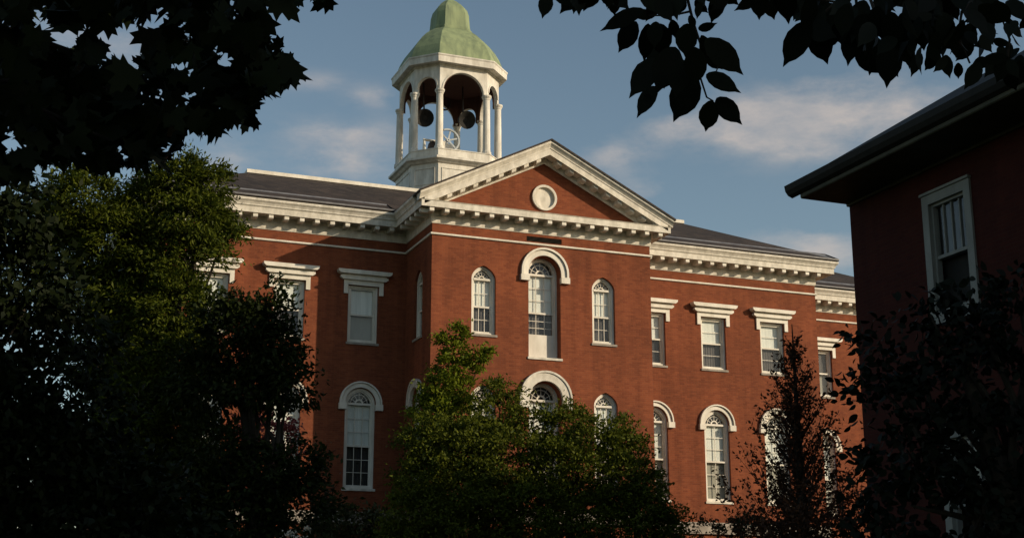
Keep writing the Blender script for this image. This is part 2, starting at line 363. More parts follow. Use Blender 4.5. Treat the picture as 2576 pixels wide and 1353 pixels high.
# walls with real openings ------------------------------------------------
ZB, ZT = 0, 16.3
LW = [7.95, 10.75, 13.55]; RW = [25.65, 28.45, 31.26]
def wing_holes(xs): return [rect(x, 1.15, 11.75, 13.92) for x in xs] + [arch(x, 1.15, 6.4, 9.50) for x in xs]
b = MB(front(WY))
b.wall(rect((LX0+BX0)/2, BX0-LX0, ZB, ZT), wing_holes(LW), .4); b.build('wing_wall', M['brick'], hall, solid=False)
b = MB(front(WY)); b.wall(rect((RX1+BX1)/2, RX1-BX1, ZB, ZT), wing_holes(RW), .4); b.build('wing_wall', M['brick'], hall, solid=False)
bayh = [arch(17.2, .94, 11.76, 13.84), arch(22.0, .94, 11.76, 13.84), arch(CX, 1.28, 11.07, 14.26), arch(CX, 1.28, 6.4, 9.55), arch(17.2, .96, 6.4, 9.45), arch(22.03, .96, 6.4, 9.45)]
tym = [(BX0, ZB), (BX1, ZB), (BX1, 16.3), (CX+3.5, 16.8), (CX, 18.55), (CX-3.5, 16.8), (BX0, 16.3)]
oc = [(CX+.44*math.cos(2*math.pi*i/28), 17.16+.44*math.sin(2*math.pi*i/28)) for i in range(28)]
vent = rect(CX, 1.42, 15.42, 15.62)
b = MB(front(BY)); b.wall(tym, bayh+[oc, vent], .55); b.build('entrance_bay_wall', M['brick'], hall, solid=False)
for T in (leftw(BX0), rightw(BX1)):
    b = MB(T); b.wall(rect((BY+WY)/2, WY-BY, ZB, ZT), [arch(47.5, .94, 11.76, 13.84), arch(47.5, .96, 6.4, 9.45)], .3); b.build('bay_side_wall', M['brick'], hall, solid=False)
b = MB(leftw(LX0)); b.wall(rect((WY+68)/2, 68-WY, ZB, ZT), [rect(52, 1.15, 11.75, 13.92), rect(56, 1.15, 11.75, 13.92)], .4); b.build('end_wall', M['brick'], hall, solid=False)
b = MB(rightw(RX1)); b.wall(rect((WY+68)/2, 68-WY, ZB, ZT), [], .4); b.build('end_wall', M['brick'], hall, solid=False)
b = MB(lambda u, d, z: (u, 68+d, z)); b.wall(rect((LX0+RX1)/2, RX1-LX0, ZB, ZT), [], .4); b.build('rear_wall', M['brick'], hall, solid=False)
# windows
for i, x in enumerate(LW): window(front(WY), x, 1.15, 11.75, 13.92, mid=12.82, hood=('cap',), grid=(1, 1), lower=['curtain_or_dim_room', 'curtain_or_dim_room', 'shade'][i], upper='blind', rec=.1, half=[12.6, 12.9, 12.8][i])
for i, x in enumerate(RW): window(front(WY), x, 1.15, 11.75, 13.92, mid=12.84, hood=('cap',), grid=(1, 2), lower='curtain_or_dim_room', upper='blind', half=[12.83, 12.82, 12.9][i])
for i, x in enumerate(LW): window(front(WY), x, 1.15, 6.4, None, spring=9.50, mid=7.95, hood=('arch', .585, .80, 9.25), grid=(3, 3), lower='dark')
for i, x in enumerate(RW): window(front(WY), x, 1.15, 6.4, None, spring=9.50, mid=8.0, hood=('arch', .585, .80, 9.25), grid=(2, 3), lower='shade')
for x in (17.2, 22.0): window(front(BY), x, .94, 11.76, None, spring=13.84, mid=12.80, grid=(3, 2), lower='curtain_or_dim_room', rec=.12)
window(front(BY), CX, 1.28, 11.07, None, spring=14.26, mid=12.80, hood=('arch', .66, .95, 13.9), grid=(3, 3), rec=.34, panel=11.99, lower='curtain_or_dim_room')
window(front(BY), CX, 1.28, 6.4, None, spring=9.55, mid=7.9, hood=('band', .66, 1.03, 9.2), grid=(3, 3), rec=.30, lower='curtain_or_dim_room')
for x in (17.2, 22.03): window(front(BY), x, .96, 6.4, None, spring=9.45, mid=7.9, grid=(3, 3), rec=.12, lower='curtain_or_dim_room')
for T in (leftw(BX0), rightw(BX1)):
    window(T, 47.5, .94, 11.76, None, spring=13.84, mid=12.80, grid=(3, 2), lower='dark', rec=.1)
    window(T, 47.5, .96, 6.4, None, spring=9.45, mid=7.9, grid=(3, 3), lower='dark', rec=.1, hood=('band', .50, .80, 9.2))
for y in (52, 56): window(leftw(LX0), y, 1.15, 11.75, 13.92, mid=12.82, hood=('cap',), grid=(1, 1), lower='curtain_or_dim_room')
# oculus, vent
o_ = MB(front(BY)); ocr = lambda r: [(CX+r*math.cos(2*math.pi*i/28), 17.16+r*math.sin(2*math.pi*i/28)) for i in range(28)]
o_.ring(ocr(.50), ocr(.41), -.1, .09); o_.prism(ocr(.42), -.2, -.03); o_.build('oculus', M['white_old'], hall)
v_ = MB(front(BY)); v_.sheet(rect(CX, 1.44, 15.40, 15.64), -.16)
for k in range(4): v_.prism([(CX-.7, 15.43+k*.05), (CX+.7, 15.43+k*.05), (CX+.7, 15.445+k*.05), (CX-.7, 15.445+k*.05)], -.15, -.02)
v_.build('vent', M['vent'], hall)
# string courses
def path_all(): return [(LX0, 67.9), (LX0, WY), (BX0, WY), (BX0, BY), (BX1, BY), (BX1, WY), (RX1, WY), (RX1, 67.9)]
sc = [(-.02, 15.29), (.05, 15.29), (.07, 15.31), (.07, 15.36), (-.02, 15.38)]
sweep('string_course', path_all(), sc, M['white'], hall)
for p in ([(LX0, 67.9), (LX0, WY), (BX0-.1, WY)], [(BX0, WY-.1), (BX0, BY), (BX1, BY), (BX1, WY-.1)], [(BX1+.1, WY), (RX1, WY), (RX1, 67.9)]):
    sweep('water_table', p, [(-.02, 5.12), (.14, 5.12), (.14, 5.42), (.04, 5.58), (-.02, 5.58)], M['stone'], hall)
# cornice: bed mould + frieze + corona round the whole block, crown mould on wings and returns
bed = [(-.02, 15.72), (.025, 15.72), (.04, 15.78), (.04, 16.00), (.06, 16.02), (.06, 16.19), (.57, 16.19), (.58, 16.15), (.61, 16.15), (.61, 16.36), (.64, 16.40), (-.02, 16.44)]
sweep('cornice', path_all(), bed, M['white_old'], hall)
crown = [(.50, 16.402), (.655, 16.402), (.66, 16.45), (.70, 16.52), (.76, 16.58), (.77, 16.66), (.50, 16.72)]
sweep('crown_moulding', path_all()[:4], crown, M['white_old'], hall)
sweep('crown_moulding', path_all()[4:], crown, M['white_old'], hall)
def modillion(T, u):
    q = MB(T)
    pr = [(.062, 16.03), (.20, 16.00), (.51, 15.985), (.56, 16.02), (.56, 16.185), (.062, 16.185)]
    ix = [[q.P(u+s, d, z) for d, z in pr] for s in (-.085, .085)]; n = len(pr)
    q.f += [ix[0], ix[1]]
    for i in range(n): j = (i+1) % n; q.f.append([ix[0][i], ix[0][j], ix[1][j], ix[1][i]])
    q.build('modillion', M['white'], hall)
for k in range(17): modillion(front(BY), 15.0+.575*k)
for k in range(16): modillion(front(WY), 24.75+.575*k)
for k in range(16): modillion(front(WY), 14.45-.575*k)
for k in range(5): modillion(leftw(BX0), 45.75+.575*k)
# raking cornices
ZL = 16.40; UL = CX-5.05
def rake(sg):
    def R(name, prof, m, u0=5.05, u1=0):
        q = MB(); rr = []
        for u in (u0, u1):
            z = ZL+.5*(5.05-u); rr.append([(CX+sg*u, BY-d, z+n) for d, n in prof])
        q.rings(rr); return q.build(name, m, hall)
    R('raking_cornice', [(.02, -.42), (.06, -.42), (.09, -.36), (.09, -.20), (.57, -.20), (.57, -.24), (.61, -.24), (.61, .0), (.02, .0)], M['white_old'], 4.9)
    R('crown_moulding', [(.30, .002), (.63, .002), (.64, .06), (.69, .13), (.75, .19), (.76, .27), (.30, .27)], M['white_old'], 5.1)
    for k in range(9):
        u = .42+.50*k; z = ZL+.5*(5.05-u); q = MB()
        ix = []
        for du in (-.09, .09): ix.append([(CX+sg*(u+du), BY-d, z-.5*du+n) for d, n in ((.092, -.35), (.45, -.37), (.52, -.34), (.52, -.205), (.092, -.205))])
        q.rings(ix); q.build('modillion', M['white_old'], hall)
rake(-1); rake(1)
# roofs
def slab(name, P_, t, m, parent=None):
    q = MB(); a = [q.P(*p) for p in P_]; c = [q.P(p[0], p[1], p[2]-t) for p in P_]; n = len(a); q.f += [a, c]
    for i in range(n): j = (i+1) % n; q.f.append([a[i], a[j], c[j], c[i]])
    return q.build(name, m, parent or hall)
ov = .78; ez = 16.74
def zf(y): return ez+.5*(y-(WY-ov))
yd = 53.2; zd = zf(yd); sx = yd-(WY-ov); yb = 68+ov
q = MB()
E_ = [(LX0-ov, WY-ov), (RX1+ov, WY-ov), (RX1+ov, yb), (LX0-ov, yb)]; D_ = [(LX0-ov+sx, yd), (RX1+ov-sx, yd), (RX1+ov-sx, yb-sx), (LX0-ov+sx, yb-sx)]
lo = [q.P(x, y, ez) for x, y in E_]; hi = [q.P(x, y, zd) for x, y in D_]
for i in range(4): j = (i+1) % 4; q.f.append([lo[i], lo[j], hi[j], hi[i]])
q.f.append(hi); lo2 = [q.P(x, y, ez-.04) for x, y in E_]; q.f.append(lo2)
for i in range(4): j = (i+1) % 4; q.f.append([lo[i], lo[j], lo2[j], lo2[i]])
q.build('hip_roof', M['slate'], hall)
# deck curb
q = MB()
q.box(D_[0][0]-.1, D_[1][0]+.1, yd-.12, yd+.08, zd-.03, zd+.12); q.box(D_[0][0]-.1, D_[0][0]+.1, yd+.08, yb-sx, zd-.03, zd+.118); q.box(D_[1][0]-.1, D_[1][0]+.1, yd+.08, yb-sx, zd-.03, zd+.118)
q.build('roof_curb', M['white'], hall)
# metal gutter lining along the wing eaves
for x0, x1 in ((LX0-ov, BX0-.75), (BX1+.75, RX1+ov)):
    y0 = WY-ov-.01; y1 = y0+1.05
    q = MB(); pr = [(y0, zf(y0)+.0), (y0, zf(y0)+.05), (y0+.5, zf(y0)+.14), (y1, zf(y1)+.03), (y1, zf(y1)-.02)]
    q.rings([[(x0, y, z) for y, z in pr], [(x1, y, z) for y, z in pr]]); q.build('metal_flashing', M['metal'], hall)
# gable roof over the bay
gy = BY-.80; gz = ZL+.272
for sg in (-1, 1):
    P_ = [(CX+sg*5.16, gy, gz-.055), (CX, gy, gz+.5*5.05), (CX, 54.0, gz+.5*5.05), (CX+sg*5.16, WY+.6, gz-.055)]
    slab('gable_roof', [(x, y, z+.07) for x, y, z in P_], .068, M['slate'])
# bell-cote -----------------------------------------------------------------
KX, KY, KR = CX, 57.15, .557
def oct8(h, z, k=KR):
    c = h*k; return [(KX-c, KY-h, z), (KX+c, KY-h, z), (KX+h, KY-c, z), (KX+h, KY+c, z), (KX+c, KY+h, z), (KX-c, KY+h, z), (KX-h, KY+c, z), (KX-h, KY-c, z)]
q = MB()
q.rings([oct8(h, z) for h, z in ((2.16, 18.9), (2.16, 19.9), (2.20, 19.92), (2.20, 20.10), (2.12, 20.13), (2.12, 21.28), (2.22, 21.31), (2.30, 21.38), (2.42, 21.42), (2.42, 21.52), (2.22, 21.60), (2.17, 21.62), (2.17, 21.90), (2.20, 21.91), (2.20, 21.95), (1.4, 21.96))])
cup = q.build('cupola', M['white_cupola'], hall)
# panel mouldings on base faces
faces8 = []
ring0 = oct8(1, 0)
def face_frame(i, h):
    p = Vector(oct8(h, 0)[i]); r = Vector(oct8(h, 0)[(i+1) % 8]); u = (r-p); L = u.length; u.normalize(); n = Vector((u.y, -u.x, 0)); mid = (p+r)/2
    return (lambda a, d, z: tuple(mid+u*a+n*d+Vector((0, 0, z)))), L
q = MB()
for i in range(8):
    T, L = face_frame(i, 2.12); e = MB(T); a = L/2-.16
    e.ring(rect(0, 2*a, 20.32, 21.08), rect(0, 2*a-.07, 20.355, 21.045), -.01, .03)
    k = len(q.v); q.v += e.v; q.f += [[x+k for x in f] for f in e.f]
q.build('panel_moulding', M['white_cupola'], cup)
# arcaded walls
for i in range(8):
    T, L = face_frame(i, 2.03); wO = L-.34; zs = 24.72; rise = min(wO/2, .95)
    if i % 2: zs = 24.95; rise = wO/2
    hole = [(-wO/2, 24.6)]+[(-wO/2*math.cos(math.pi*k/16), zs+rise*math.sin(math.pi*k/16)) for k in range(17)]+[(wO/2, 24.6)]
    poly = [(-L/2, 24.6)]+hole+[(L/2, 24.6), (L/2, 26.05), (-L/2, 26.05)]
    e = MB(T); e.prism(poly, -.16, 0); e.build('arcade_panel', M['white_cupola'], cup)
    T2, L2 = face_frame(i, 1.865); e = MB(T2); s_ = L2/L
    e.prism([(x*s_, z+.004) for x, z in poly], -.03, 0); e.build('inner_lining', M['boards'], cup)
    # archivolt + keystone
    e = MB(T); ao = lambda g: [(-(wO/2+g)*math.cos(math.pi*k/16), zs+(rise+g)*math.sin(math.pi*k/16)) for k in range(17)]
    e.ring(ao(.002), ao(.07), -.01, .03, False)
    e.build('archivolt', M['white_cupola'], cup)
q = MB(); q.rings([oct8(1.84, 25.95), oct8(1.84, 26.0)]); q.build('ceiling', M['boards'], cup)
for i in range(8):
    p = Vector(oct8(2.0, 0)[i]); q = MB()
    pr = [(.22, 21.95), (.22, 22.06), (.19, 22.09), (.175, 22.15), (.165, 23.3), (.15, 24.52), (.17, 24.54), (.17, 24.58), (.20, 24.63), (.22, 24.66), (.22, 24.73)]
    q.rings([[(p.x+r*math.cos(2*math.pi*a/14), p.y+r*math.sin(2*math.pi*a/14), z) for a in range(14)] for r, z in pr]); q.build('column', M['white_cupola'], cup)
q = MB(); q.rings([oct8(h, z) for h, z in ((1.88, 25.90), (2.07, 25.90), (2.10, 25.98), (2.28, 26.0), (2.29, 25.96), (2.36, 25.96), (2.37, 26.22), (2.40, 26.27), (2.40, 26.32), (2.2, 26.38))], False); q.build('eaves', M['white_cupola'], cup)
q = MB()
q.rings([oct8(h, z, k) for h, z, k in ((2.22, 26.37, .557), (2.16, 26.62, .557), (2.04, 26.95, .56), (1.86, 27.30, .565), (1.64, 27.62, .575), (1.40, 27.90, .59), (1.16, 28.12, .60), (.96, 28.27, .61), (.86, 28.36, .62))])
q.build('dome', M['copper'], cup)
q = MB(); q.rings([oct8(h, z, .62) for h, z in ((.84, 28.30), (.90, 28.33), (.90, 28.44), (.84, 28.48), (.80, 28.9), (.78, 29.22), (.71, 29.50), (.54, 29.74), (.32, 29.96), (.13, 30.12))]); q.build('lantern', M['copper'], cup)
q = MB(); q.tube([(KX, KY, 30.05), (KX+.01, KY, 30.25), (KX-.02, KY, 30.42)], [.16, .10, .05], 8); q.build('finial_stub', M['rust'], cup)
# round ring on the far inner wall
q = MB(lambda u, d, z: (u, KY+1.80-d, z)); rr = lambda r: [(19.98+r*math.cos(2*math.pi*i/24), 25.62+.0+r*math.sin(2*math.pi*i/24)) for i in range(24)]
q.ring(rr(.33), rr(.28), 0, .10); q.build('ring_trim', M['bronze'], cup)

# rear cross wing ------------------------------------------------------------
RY = 53.34; RE = 42.6
b = MB(front(RY)); b.wall(rect((RX1+RE)/2, RE-RX1-.002, ZB, ZT), [rect(36.55, 1.15, 11.75, 13.92), arch(36.5, 1.15, 6.4, 9.5), rect(40, 1.15, 11.75, 13.92), arch(40, 1.15, 6.4, 9.5)], .4); b.build('rear_wing_wall', M['brick'], hall, solid=False)
b = MB(rightw(RE)); b.wall(rect((RY+66)/2, 66-RY, ZB, ZT), [], .4); b.build('rear_wing_wall', M['brick'], hall, solid=False)
for x in (36.55, 40):
    window(front(RY), x, 1.15, 11.75, 13.92, mid=12.84, hood=('cap',), grid=(1, 1), lower='shade', upper='curtain_or_dim_room')
    window(front(RY), x-.05 if x < 38 else x, 1.15, 6.4, None, spring=9.5, mid=8.0, hood=('arch', .585, .80, 9.25), grid=(2, 3), lower='shade')
rp = [(RX1+.07, RY), (RE, RY), (RE, 66)]
sweep('string_course', rp, sc, M['white'], hall)
sweep('cornice', [(RX1+.62, RY)]+rp[1:], bed, M['white_old'], hall); sweep('crown_moulding', [(RX1+.7, RY)]+rp[1:], crown, M['white_old'], hall)
for k in range(14): modillion(front(RY), 34.5+.575*k)
q = MB(); y0 = RY-ov; P0 = [(RX1, y0, ez), (RE+ov, y0, ez), (RE+ov, 66.8, ez), (RX1, 66.8, ez)]; sy = 6.0
hi = [(RX1, y0+sy, ez+.5*sy), (RE+ov-sy, y0+sy, ez+.5*sy), (RE+ov-sy, 66.8-sy, ez+.5*sy), (RX1, 66.8-sy, ez+.5*sy)]
a = [q.P(*p) for p in P0]; c = [q.P(*p) for p in hi]
for i in (0, 1, 2): j = i+1; q.f.append([a[i], a[j], c[j], c[i]])
q.f.append(c); q.build('hip_roof', M['slate'], hall, solid=False)
q = MB(); pr = [(y0-.01, ez), (y0-.01, ez+.05), (y0+.5, ez+.15), (y0+1.05, ez+.56), (y0+1.05, ez+.5)]
q.rings([[(x, y, z) for y, z in pr] for x in (RX1+.8, RE+ov)]); q.build('metal_flashing', M['metal'], hall)

# ------------------------------------------------------------------ bell and loudspeakers in the cupola
bell = empty('tower_bell', (19.35, 57.1, 21.96)); props(bell, 'old bell with spoked wheel on a pale cradle inside the open cupola', 'bell')
q = MB(); pr = [(.40, 22.42), (.41, 22.47), (.34, 22.62), (.27, 22.85), (.24, 23.0), (.16, 23.1), (.0001, 23.12)]
q.rings([[(19.0+r*math.cos(2*math.pi*a/20), 57.5+r*math.sin(2*math.pi*a/20), z) for a in range(20)] for r, z in pr]); q.build('bell_body', M['bronze'], bell, True)
q = MB(lambda u, d, z: (19.45+u, 56.75-d, 23.0+z)); cc = lambda r: [(r*math.cos(2*math.pi*i/28), r*math.sin(2*math.pi*i/28)) for i in range(28)]
q.ring(cc(.56), cc(.485), -.05, .05); q.ring(cc(.09), cc(.03), -.07, .07)
for k in range(6):
    c, s_ = math.cos(k*math.pi/3+.3), math.sin(k*math.pi/3+.3); nx_, nz_ = -s_*.035, c*.035
    q.prism([(c*.08+nx_, s_*.08+nz_), (c*.08-nx_, s_*.08-nz_), (c*.51-nx_, s_*.51-nz_), (c*.51+nx_, s_*.51+nz_)], -.02, .02)
q.build('wheel', M['wheel_paint'], bell)
q = MB()
for x in (18.55, 19.55):
    q.box(x-.06, x+.06, 57.2, 57.8, 21.96, 22.1); q.tube([(x, 57.25, 22.05), (x, 57.5, 23.15)], .05, 6); q.tube([(x, 57.75, 22.05), (x, 57.5, 23.15)], .05, 6)
q.tube([(18.5, 57.5, 23.16), (19.6, 57.5, 23.16)], .06, 8)
q.rings([[(19.0, 56.3, 21.96), (19.95, 56.3, 21.96), (19.95, 56.62, 21.96), (19.0, 56.62, 21.96)], [(19.0, 56.34, 22.78), (19.5, 56.34, 22.66), (19.5, 56.58, 22.66), (19.0, 56.58, 22.78)]]); q.box(19.45, 19.65, 56.5, 57.6, 21.97, 22.06); q.box(18.5, 19.6, 57.45, 57.55, 21.97, 22.07)
q.build('cradle', M['white'], bell)
for i, (x, y, z, dx) in enumerate(((20.35, 57.0, 24.2, .10), (18.45, 57.2, 24.1, -.25))):
    o = empty('horn_loudspeaker', (x, y, z))
    props(o, ['dark horn loudspeaker hanging behind the front arch of the cupola', 'dark horn loudspeaker hanging by the left columns of the cupola'][i], 'loudspeaker', 'loudspeakers inside the cupola')
    ax = Vector((dx, -1, -.35)).normalized(); a1 = ax.cross(_z).normalized(); a2 = ax.cross(a1); q = MB(); c0 = Vector((x, y, z))
    q.rings([[c0+ax*t+(a1*math.cos(2*math.pi*k/18)+a2*math.sin(2*math.pi*k/18))*r for k in range(18)] for t, r in ((-.55, .12), (-.40, .20), (-.1, .24), (.1, .30), (.22, .40), (.25, .42), (.22, .38), (.02, .12))]); q.build('horn', M['tar'], o)
    q = MB(); q.tube([c0-ax*.2, c0-ax*.2+Vector((0, .1, 1.0)), c0-ax*.2+Vector((0, .15, 1.85))], .04, 6); q.build('hanger', M['iron'], o)

# ------------------------------------------------------------------ dark brick building on the right
NX, NY = 16.0, 22.09
near = empty('brick_house', (NX, NY, 0)); props(near, 'shaded dark red brick building with deep eaves close on the right', 'building')
NT_ = 9.72; wy = 19.2
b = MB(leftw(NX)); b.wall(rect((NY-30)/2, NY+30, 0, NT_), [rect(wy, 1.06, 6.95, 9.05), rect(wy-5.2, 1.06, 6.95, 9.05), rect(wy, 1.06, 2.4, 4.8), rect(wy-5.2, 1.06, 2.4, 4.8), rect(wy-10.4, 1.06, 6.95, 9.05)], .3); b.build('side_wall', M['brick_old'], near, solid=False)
NE, RID = 36.0, 26.0; NP = .62  # far side and ridge, out of view, enlarged to shade the bay shrubs
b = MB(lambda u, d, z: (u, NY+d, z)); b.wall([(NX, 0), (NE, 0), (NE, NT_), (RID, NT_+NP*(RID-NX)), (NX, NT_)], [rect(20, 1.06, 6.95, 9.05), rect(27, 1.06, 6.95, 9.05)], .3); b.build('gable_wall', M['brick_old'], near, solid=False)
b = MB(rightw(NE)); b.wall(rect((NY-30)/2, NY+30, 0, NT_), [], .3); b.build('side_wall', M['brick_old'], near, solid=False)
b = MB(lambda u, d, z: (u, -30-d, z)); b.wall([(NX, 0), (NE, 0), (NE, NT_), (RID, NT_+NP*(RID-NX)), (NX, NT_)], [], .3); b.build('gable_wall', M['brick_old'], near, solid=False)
def house_window(T, cx, z0, z1):
    w_ = 1.06; A = rect(cx, w_+.24, z0-.1, z1+.13); B = rect(cx, w_-.10, z0+.05, z1-.05); C = rect(cx, w_-.20, z0+.10, z1-.10)
    e = MB(T); e.ring(A, B, -.12, .045); e.ring(B, C, -.14, -.03); e.box(cx-w_/2-.14, cx+w_/2+.14, -.1, .10, z0-.18, z0-.102); e.box(cx-w_/2-.14, cx+w_/2+.14, -.05, .08, z1+.132, z1+.18)
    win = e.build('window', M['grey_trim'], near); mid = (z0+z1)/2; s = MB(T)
    s.box(cx-w_/2+.1, cx+w_/2-.1, -.13, -.05, mid-.03, mid+.03); sash_grid(s, cx-w_/2+.1, cx+w_/2-.1, mid+.03, z1-.1, 4, 1, -.12, -.07, .028)
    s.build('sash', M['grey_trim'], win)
    g = MB(T); g.sheet([(cx-w_/2+.1, mid), (cx+w_/2-.1, mid)]+C[2:], -.10); g.build('pane', M['glass'], win, solid=False)
    k = MB(T); k.sheet(rect(cx, w_, mid-.02, z1), -.2); k.build('blind', M['curtain_or_dim_room'], win, solid=False)
    k = MB(T); k.sheet(rect(cx, w_, z0, mid), -.24); k.build('curtain_or_dim_room', M['tar'], win, solid=False)  # no cloth: near-black sheet stands for the dim room behind the raised sash
for y, z0, z1 in ((wy, 6.95, 9.05), (wy-5.2, 6.95, 9.05), (wy, 2.4, 4.8), (wy-5.2, 2.4, 4.8), (wy-10.4, 6.95, 9.05)): house_window(leftw(NX), y, z0, z1)
for x in (20, 27): house_window(lambda u, d, z: (u, NY+d, z), x, 6.95, 9.05)
for sg, xw in ((-1, NX), (1, NE)):
    P_ = lambda d, z: (xw+sg*d, z)
    q = MB(); pr = [P_(-.05, NT_-.07), P_(.05, NT_-.07), P_(.06, NT_-.02), P_(1.10, NT_-.02), P_(1.12, NT_+.0), P_(1.12, NT_+.22), P_(-.05, NT_+.26)]
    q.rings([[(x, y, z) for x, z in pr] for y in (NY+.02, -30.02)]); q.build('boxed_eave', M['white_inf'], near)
    q = MB(); pr = [P_(1.122, NT_+.06), P_(1.22, NT_+.10), P_(1.28, NT_+.18), P_(1.30, NT_+.29), P_(1.122, NT_+.29)]
    q.rings([[(x, y, z) for x, z in pr] for y in (NY+.30, -30.3)]); q.build('gutter', M['tar'], near)
z0 = NT_+.30; top = z0+NP*(RID-NX+1.2)
for P_ in ([(NX-1.2, NY+.34, z0), (RID, NY+.34, top), (RID, -30.34, top), (NX-1.2, -30.34, z0)], [(NE+1.2, NY+.34, z0), (RID, NY+.34, top), (RID, -30.34, top), (NE+1.2, -30.34, z0)]):
    slab('roof', P_, .12, M['tar'], near)

# ------------------------------------------------------------------ vegetation
MAPLE = [(0, 0), (.12, .02), (.42, -.08), (.36, .12), (.62, .24), (.46, .36), (.58, .62), (.34, .54), (.22, .52), (.25, .82), (.13, .82), (0, 1.06)]
MAPLE = MAPLE + [(-x, y) for x, y in MAPLE[-2:0:-1]]
OVAL = [(0, 0), (.10, .05), (.22, .20), (.29, .42), (.27, .62), (.18, .80), (.07, .92), (0, 1.08), (-.07, .92), (-.18, .80), (-.27, .62), (-.29, .42), (-.22, .20), (-.10, .05)]
SMALL = [(0, 0), (.26, .38), (.0, 1.0), (-.26, .38)]
NEEDLE = [(0, 0), (.17, .42), (.0, 1.0), (-.17, .42)]
def leaves(name, m, pos, dirs, L, shape, parent, face=None, curl=.12, widen=None):
    """one mesh of leaf faces: pos (n,3) stalk points, dirs (n,3) towards the tip, L (n,) lengths"""
    pos = np.asarray(pos, float); n = len(pos); dirs = np.asarray(dirs, float); dirs = dirs/np.linalg.norm(dirs, axis=1)[:, None]
    r = RNG.normal(size=(n, 3)) if face is None else np.asarray(face, float)
    side = np.cross(dirs, r); side /= (np.linalg.norm(side, axis=1)[:, None]+1e-9); nor = np.cross(side, dirs)
    k = len(shape); V = np.zeros((n, k, 3)); wd = np.ones(n) if widen is None else widen
    for i, (a, b) in enumerate(shape):
        V[:, i] = pos + side*(a*L*wd)[:, None] + dirs*(b*L)[:, None] + nor*((abs(a)*.35*L)-curl*b*b*L)[:, None]
    me = bpy.data.meshes.new(name); me.vertices.add(n*k); me.vertices.foreach_set('co', V.reshape(-1))
    me.loops.add(n*k); me.loops.foreach_set('vertex_index', np.arange(n*k, dtype=np.int32))
    me.polygons.add(n); me.polygons.foreach_set('loop_start', np.arange(0, n*k, k, dtype=np.int32)); me.polygons.foreach_set('loop_total', np.full(n, k, dtype=np.int32))
    me.update(calc_edges=True); me.materials.append(m)
    o = bpy.data.objects.new(name, me); COL.objects.link(o)
    if parent: o.parent = parent; o.matrix_parent_inverse = Matrix.Translation(parent.location).inverted()
    return o
def clumps(blobs, per, sub, spread, flat=1.0):
    """points in sub-clumps inside ellipsoid boughs; returns points and outward directions"""
    Ps, Ds = [], []
    for (c, r, dens) in blobs:
        c = np.array(c); r = np.array(r if hasattr(r, '__len__') else (r, r, r*flat)); vol = float(np.prod(r))**(1/1.5)
        ns = max(3, int(sub*vol*dens)); d = RNG.normal(size=(ns, 3)); d /= np.linalg.norm(d, axis=1)[:, None]
        cc = d*RNG.uniform(.35, 1.0, (ns, 1))**.55
        for q in cc:
            k = max(2, int(per*RNG.uniform(.4, 1.6))); p = RNG.normal(size=(k, 3))*spread*RNG.uniform(.6, 1.3)*np.array((1, 1, .6))
            Ps.append(c+q*r+p); o = q/np.linalg.norm(q); Ds.append(np.tile(o, (k, 1))+RNG.normal(size=(k, 3))*.7)
    return np.concatenate(Ps), np.concatenate(Ds)
def limbs(mb, base, targets, r0, wob=.25, top=None):
    base = Vector(base); top = Vector(top) if top is not None else None
    for (t, rr) in targets:
        t = Vector(t); pts = []; n = 6
        ctrl = (base+t)/2 + Vector((0, 0, .25*(t-base).length)) if top is None else top*.6+t*.4
        for k in range(n+1):
            s = k/n; p = base*(1-s)**2 + ctrl*2*s*(1-s) + t*s*s
            if 0 < k < n: p += Vector(RNG.normal(size=3))*wob*.3
            pts.append(p)
        mb.tube(pts, [r0*(1-s/n*.85)*rr for s in range(n+1)], 6)
def tree(name, label, cat, base, blobs, m, per, sub, spread, L, shape, trunk_r, trunk_top, droop=.3, group=None, nl=14, crown='crown'):
    base = Vector(base); o = empty(name, base); props(o, label, cat, group)
    P_, D = clumps(blobs, per, sub, spread); D = D+np.array((0, 0, -droop)); n = len(P_)
    leaves(crown, m, P_, D, L*RNG.uniform(.65, 1.35, n), shape, o)
    t = MB(); tt = Vector(trunk_top); mid = (base+tt)/2+Vector((.12, -.08, 0))
    t.tube([base-Vector((0, 0, .1)), base+Vector((0, 0, .4)), mid, tt], [trunk_r*1.5, trunk_r*1.05, trunk_r*.8, trunk_r*.45], 9)
    idx = list(range(len(blobs))); random.shuffle(idx)
    limbs(t, mid, [(blobs[i][0], 1) for i in idx[:nl]], trunk_r*.42)
    t.build('trunk', M['bark'], o); return o
def B(u, v, dist, rpx, dens=1, asp=1.0, dz=0):
    """bough centred on bearing (u,v) at dist, radius given as its angular size"""
    c = at(u, v, dist); r = rpx/FPX*dist; return (tuple(c), (r*asp, r*asp*1.1, r), dens)

# feathery tree in front of the left wing
bl = [B(440, 470, 28, 70), B(520, 455, 28, 50, 1), B(470, 405, 28, 36, .9), B(560, 525, 28, 34, 1), B(600, 585, 27.6, 16, .6), B(360, 510, 28.5, 85), B(200, 520, 28, 90), B(110, 560, 29, 80, .9), B(480, 550, 27.5, 80), B(540, 560, 28, 40, .9),
      B(300, 620, 28, 110), B(440, 660, 27.5, 80), B(525, 600, 28, 42, .9), B(160, 660, 28.5, 90, .9), B(330, 740, 28, 120), B(440, 790, 27, 90), B(545, 640, 27, 18, .4),
      B(300, 880, 28, 120), B(440, 930, 27, 120), B(380, 1050, 27, 140), B(250, 1180, 28, 150), B(430, 1220, 27, 150), B(545, 490, 28, 24, .7)]
tree('feathery_tree', 'tall feathery olive green tree in front of the left wing, its top catching the sun', 'tree', (3.6, 26.8, 0), bl, M['feather'], 105, 120, .14, .105, NEEDLE, .22, at(380, 640, 28), .25)
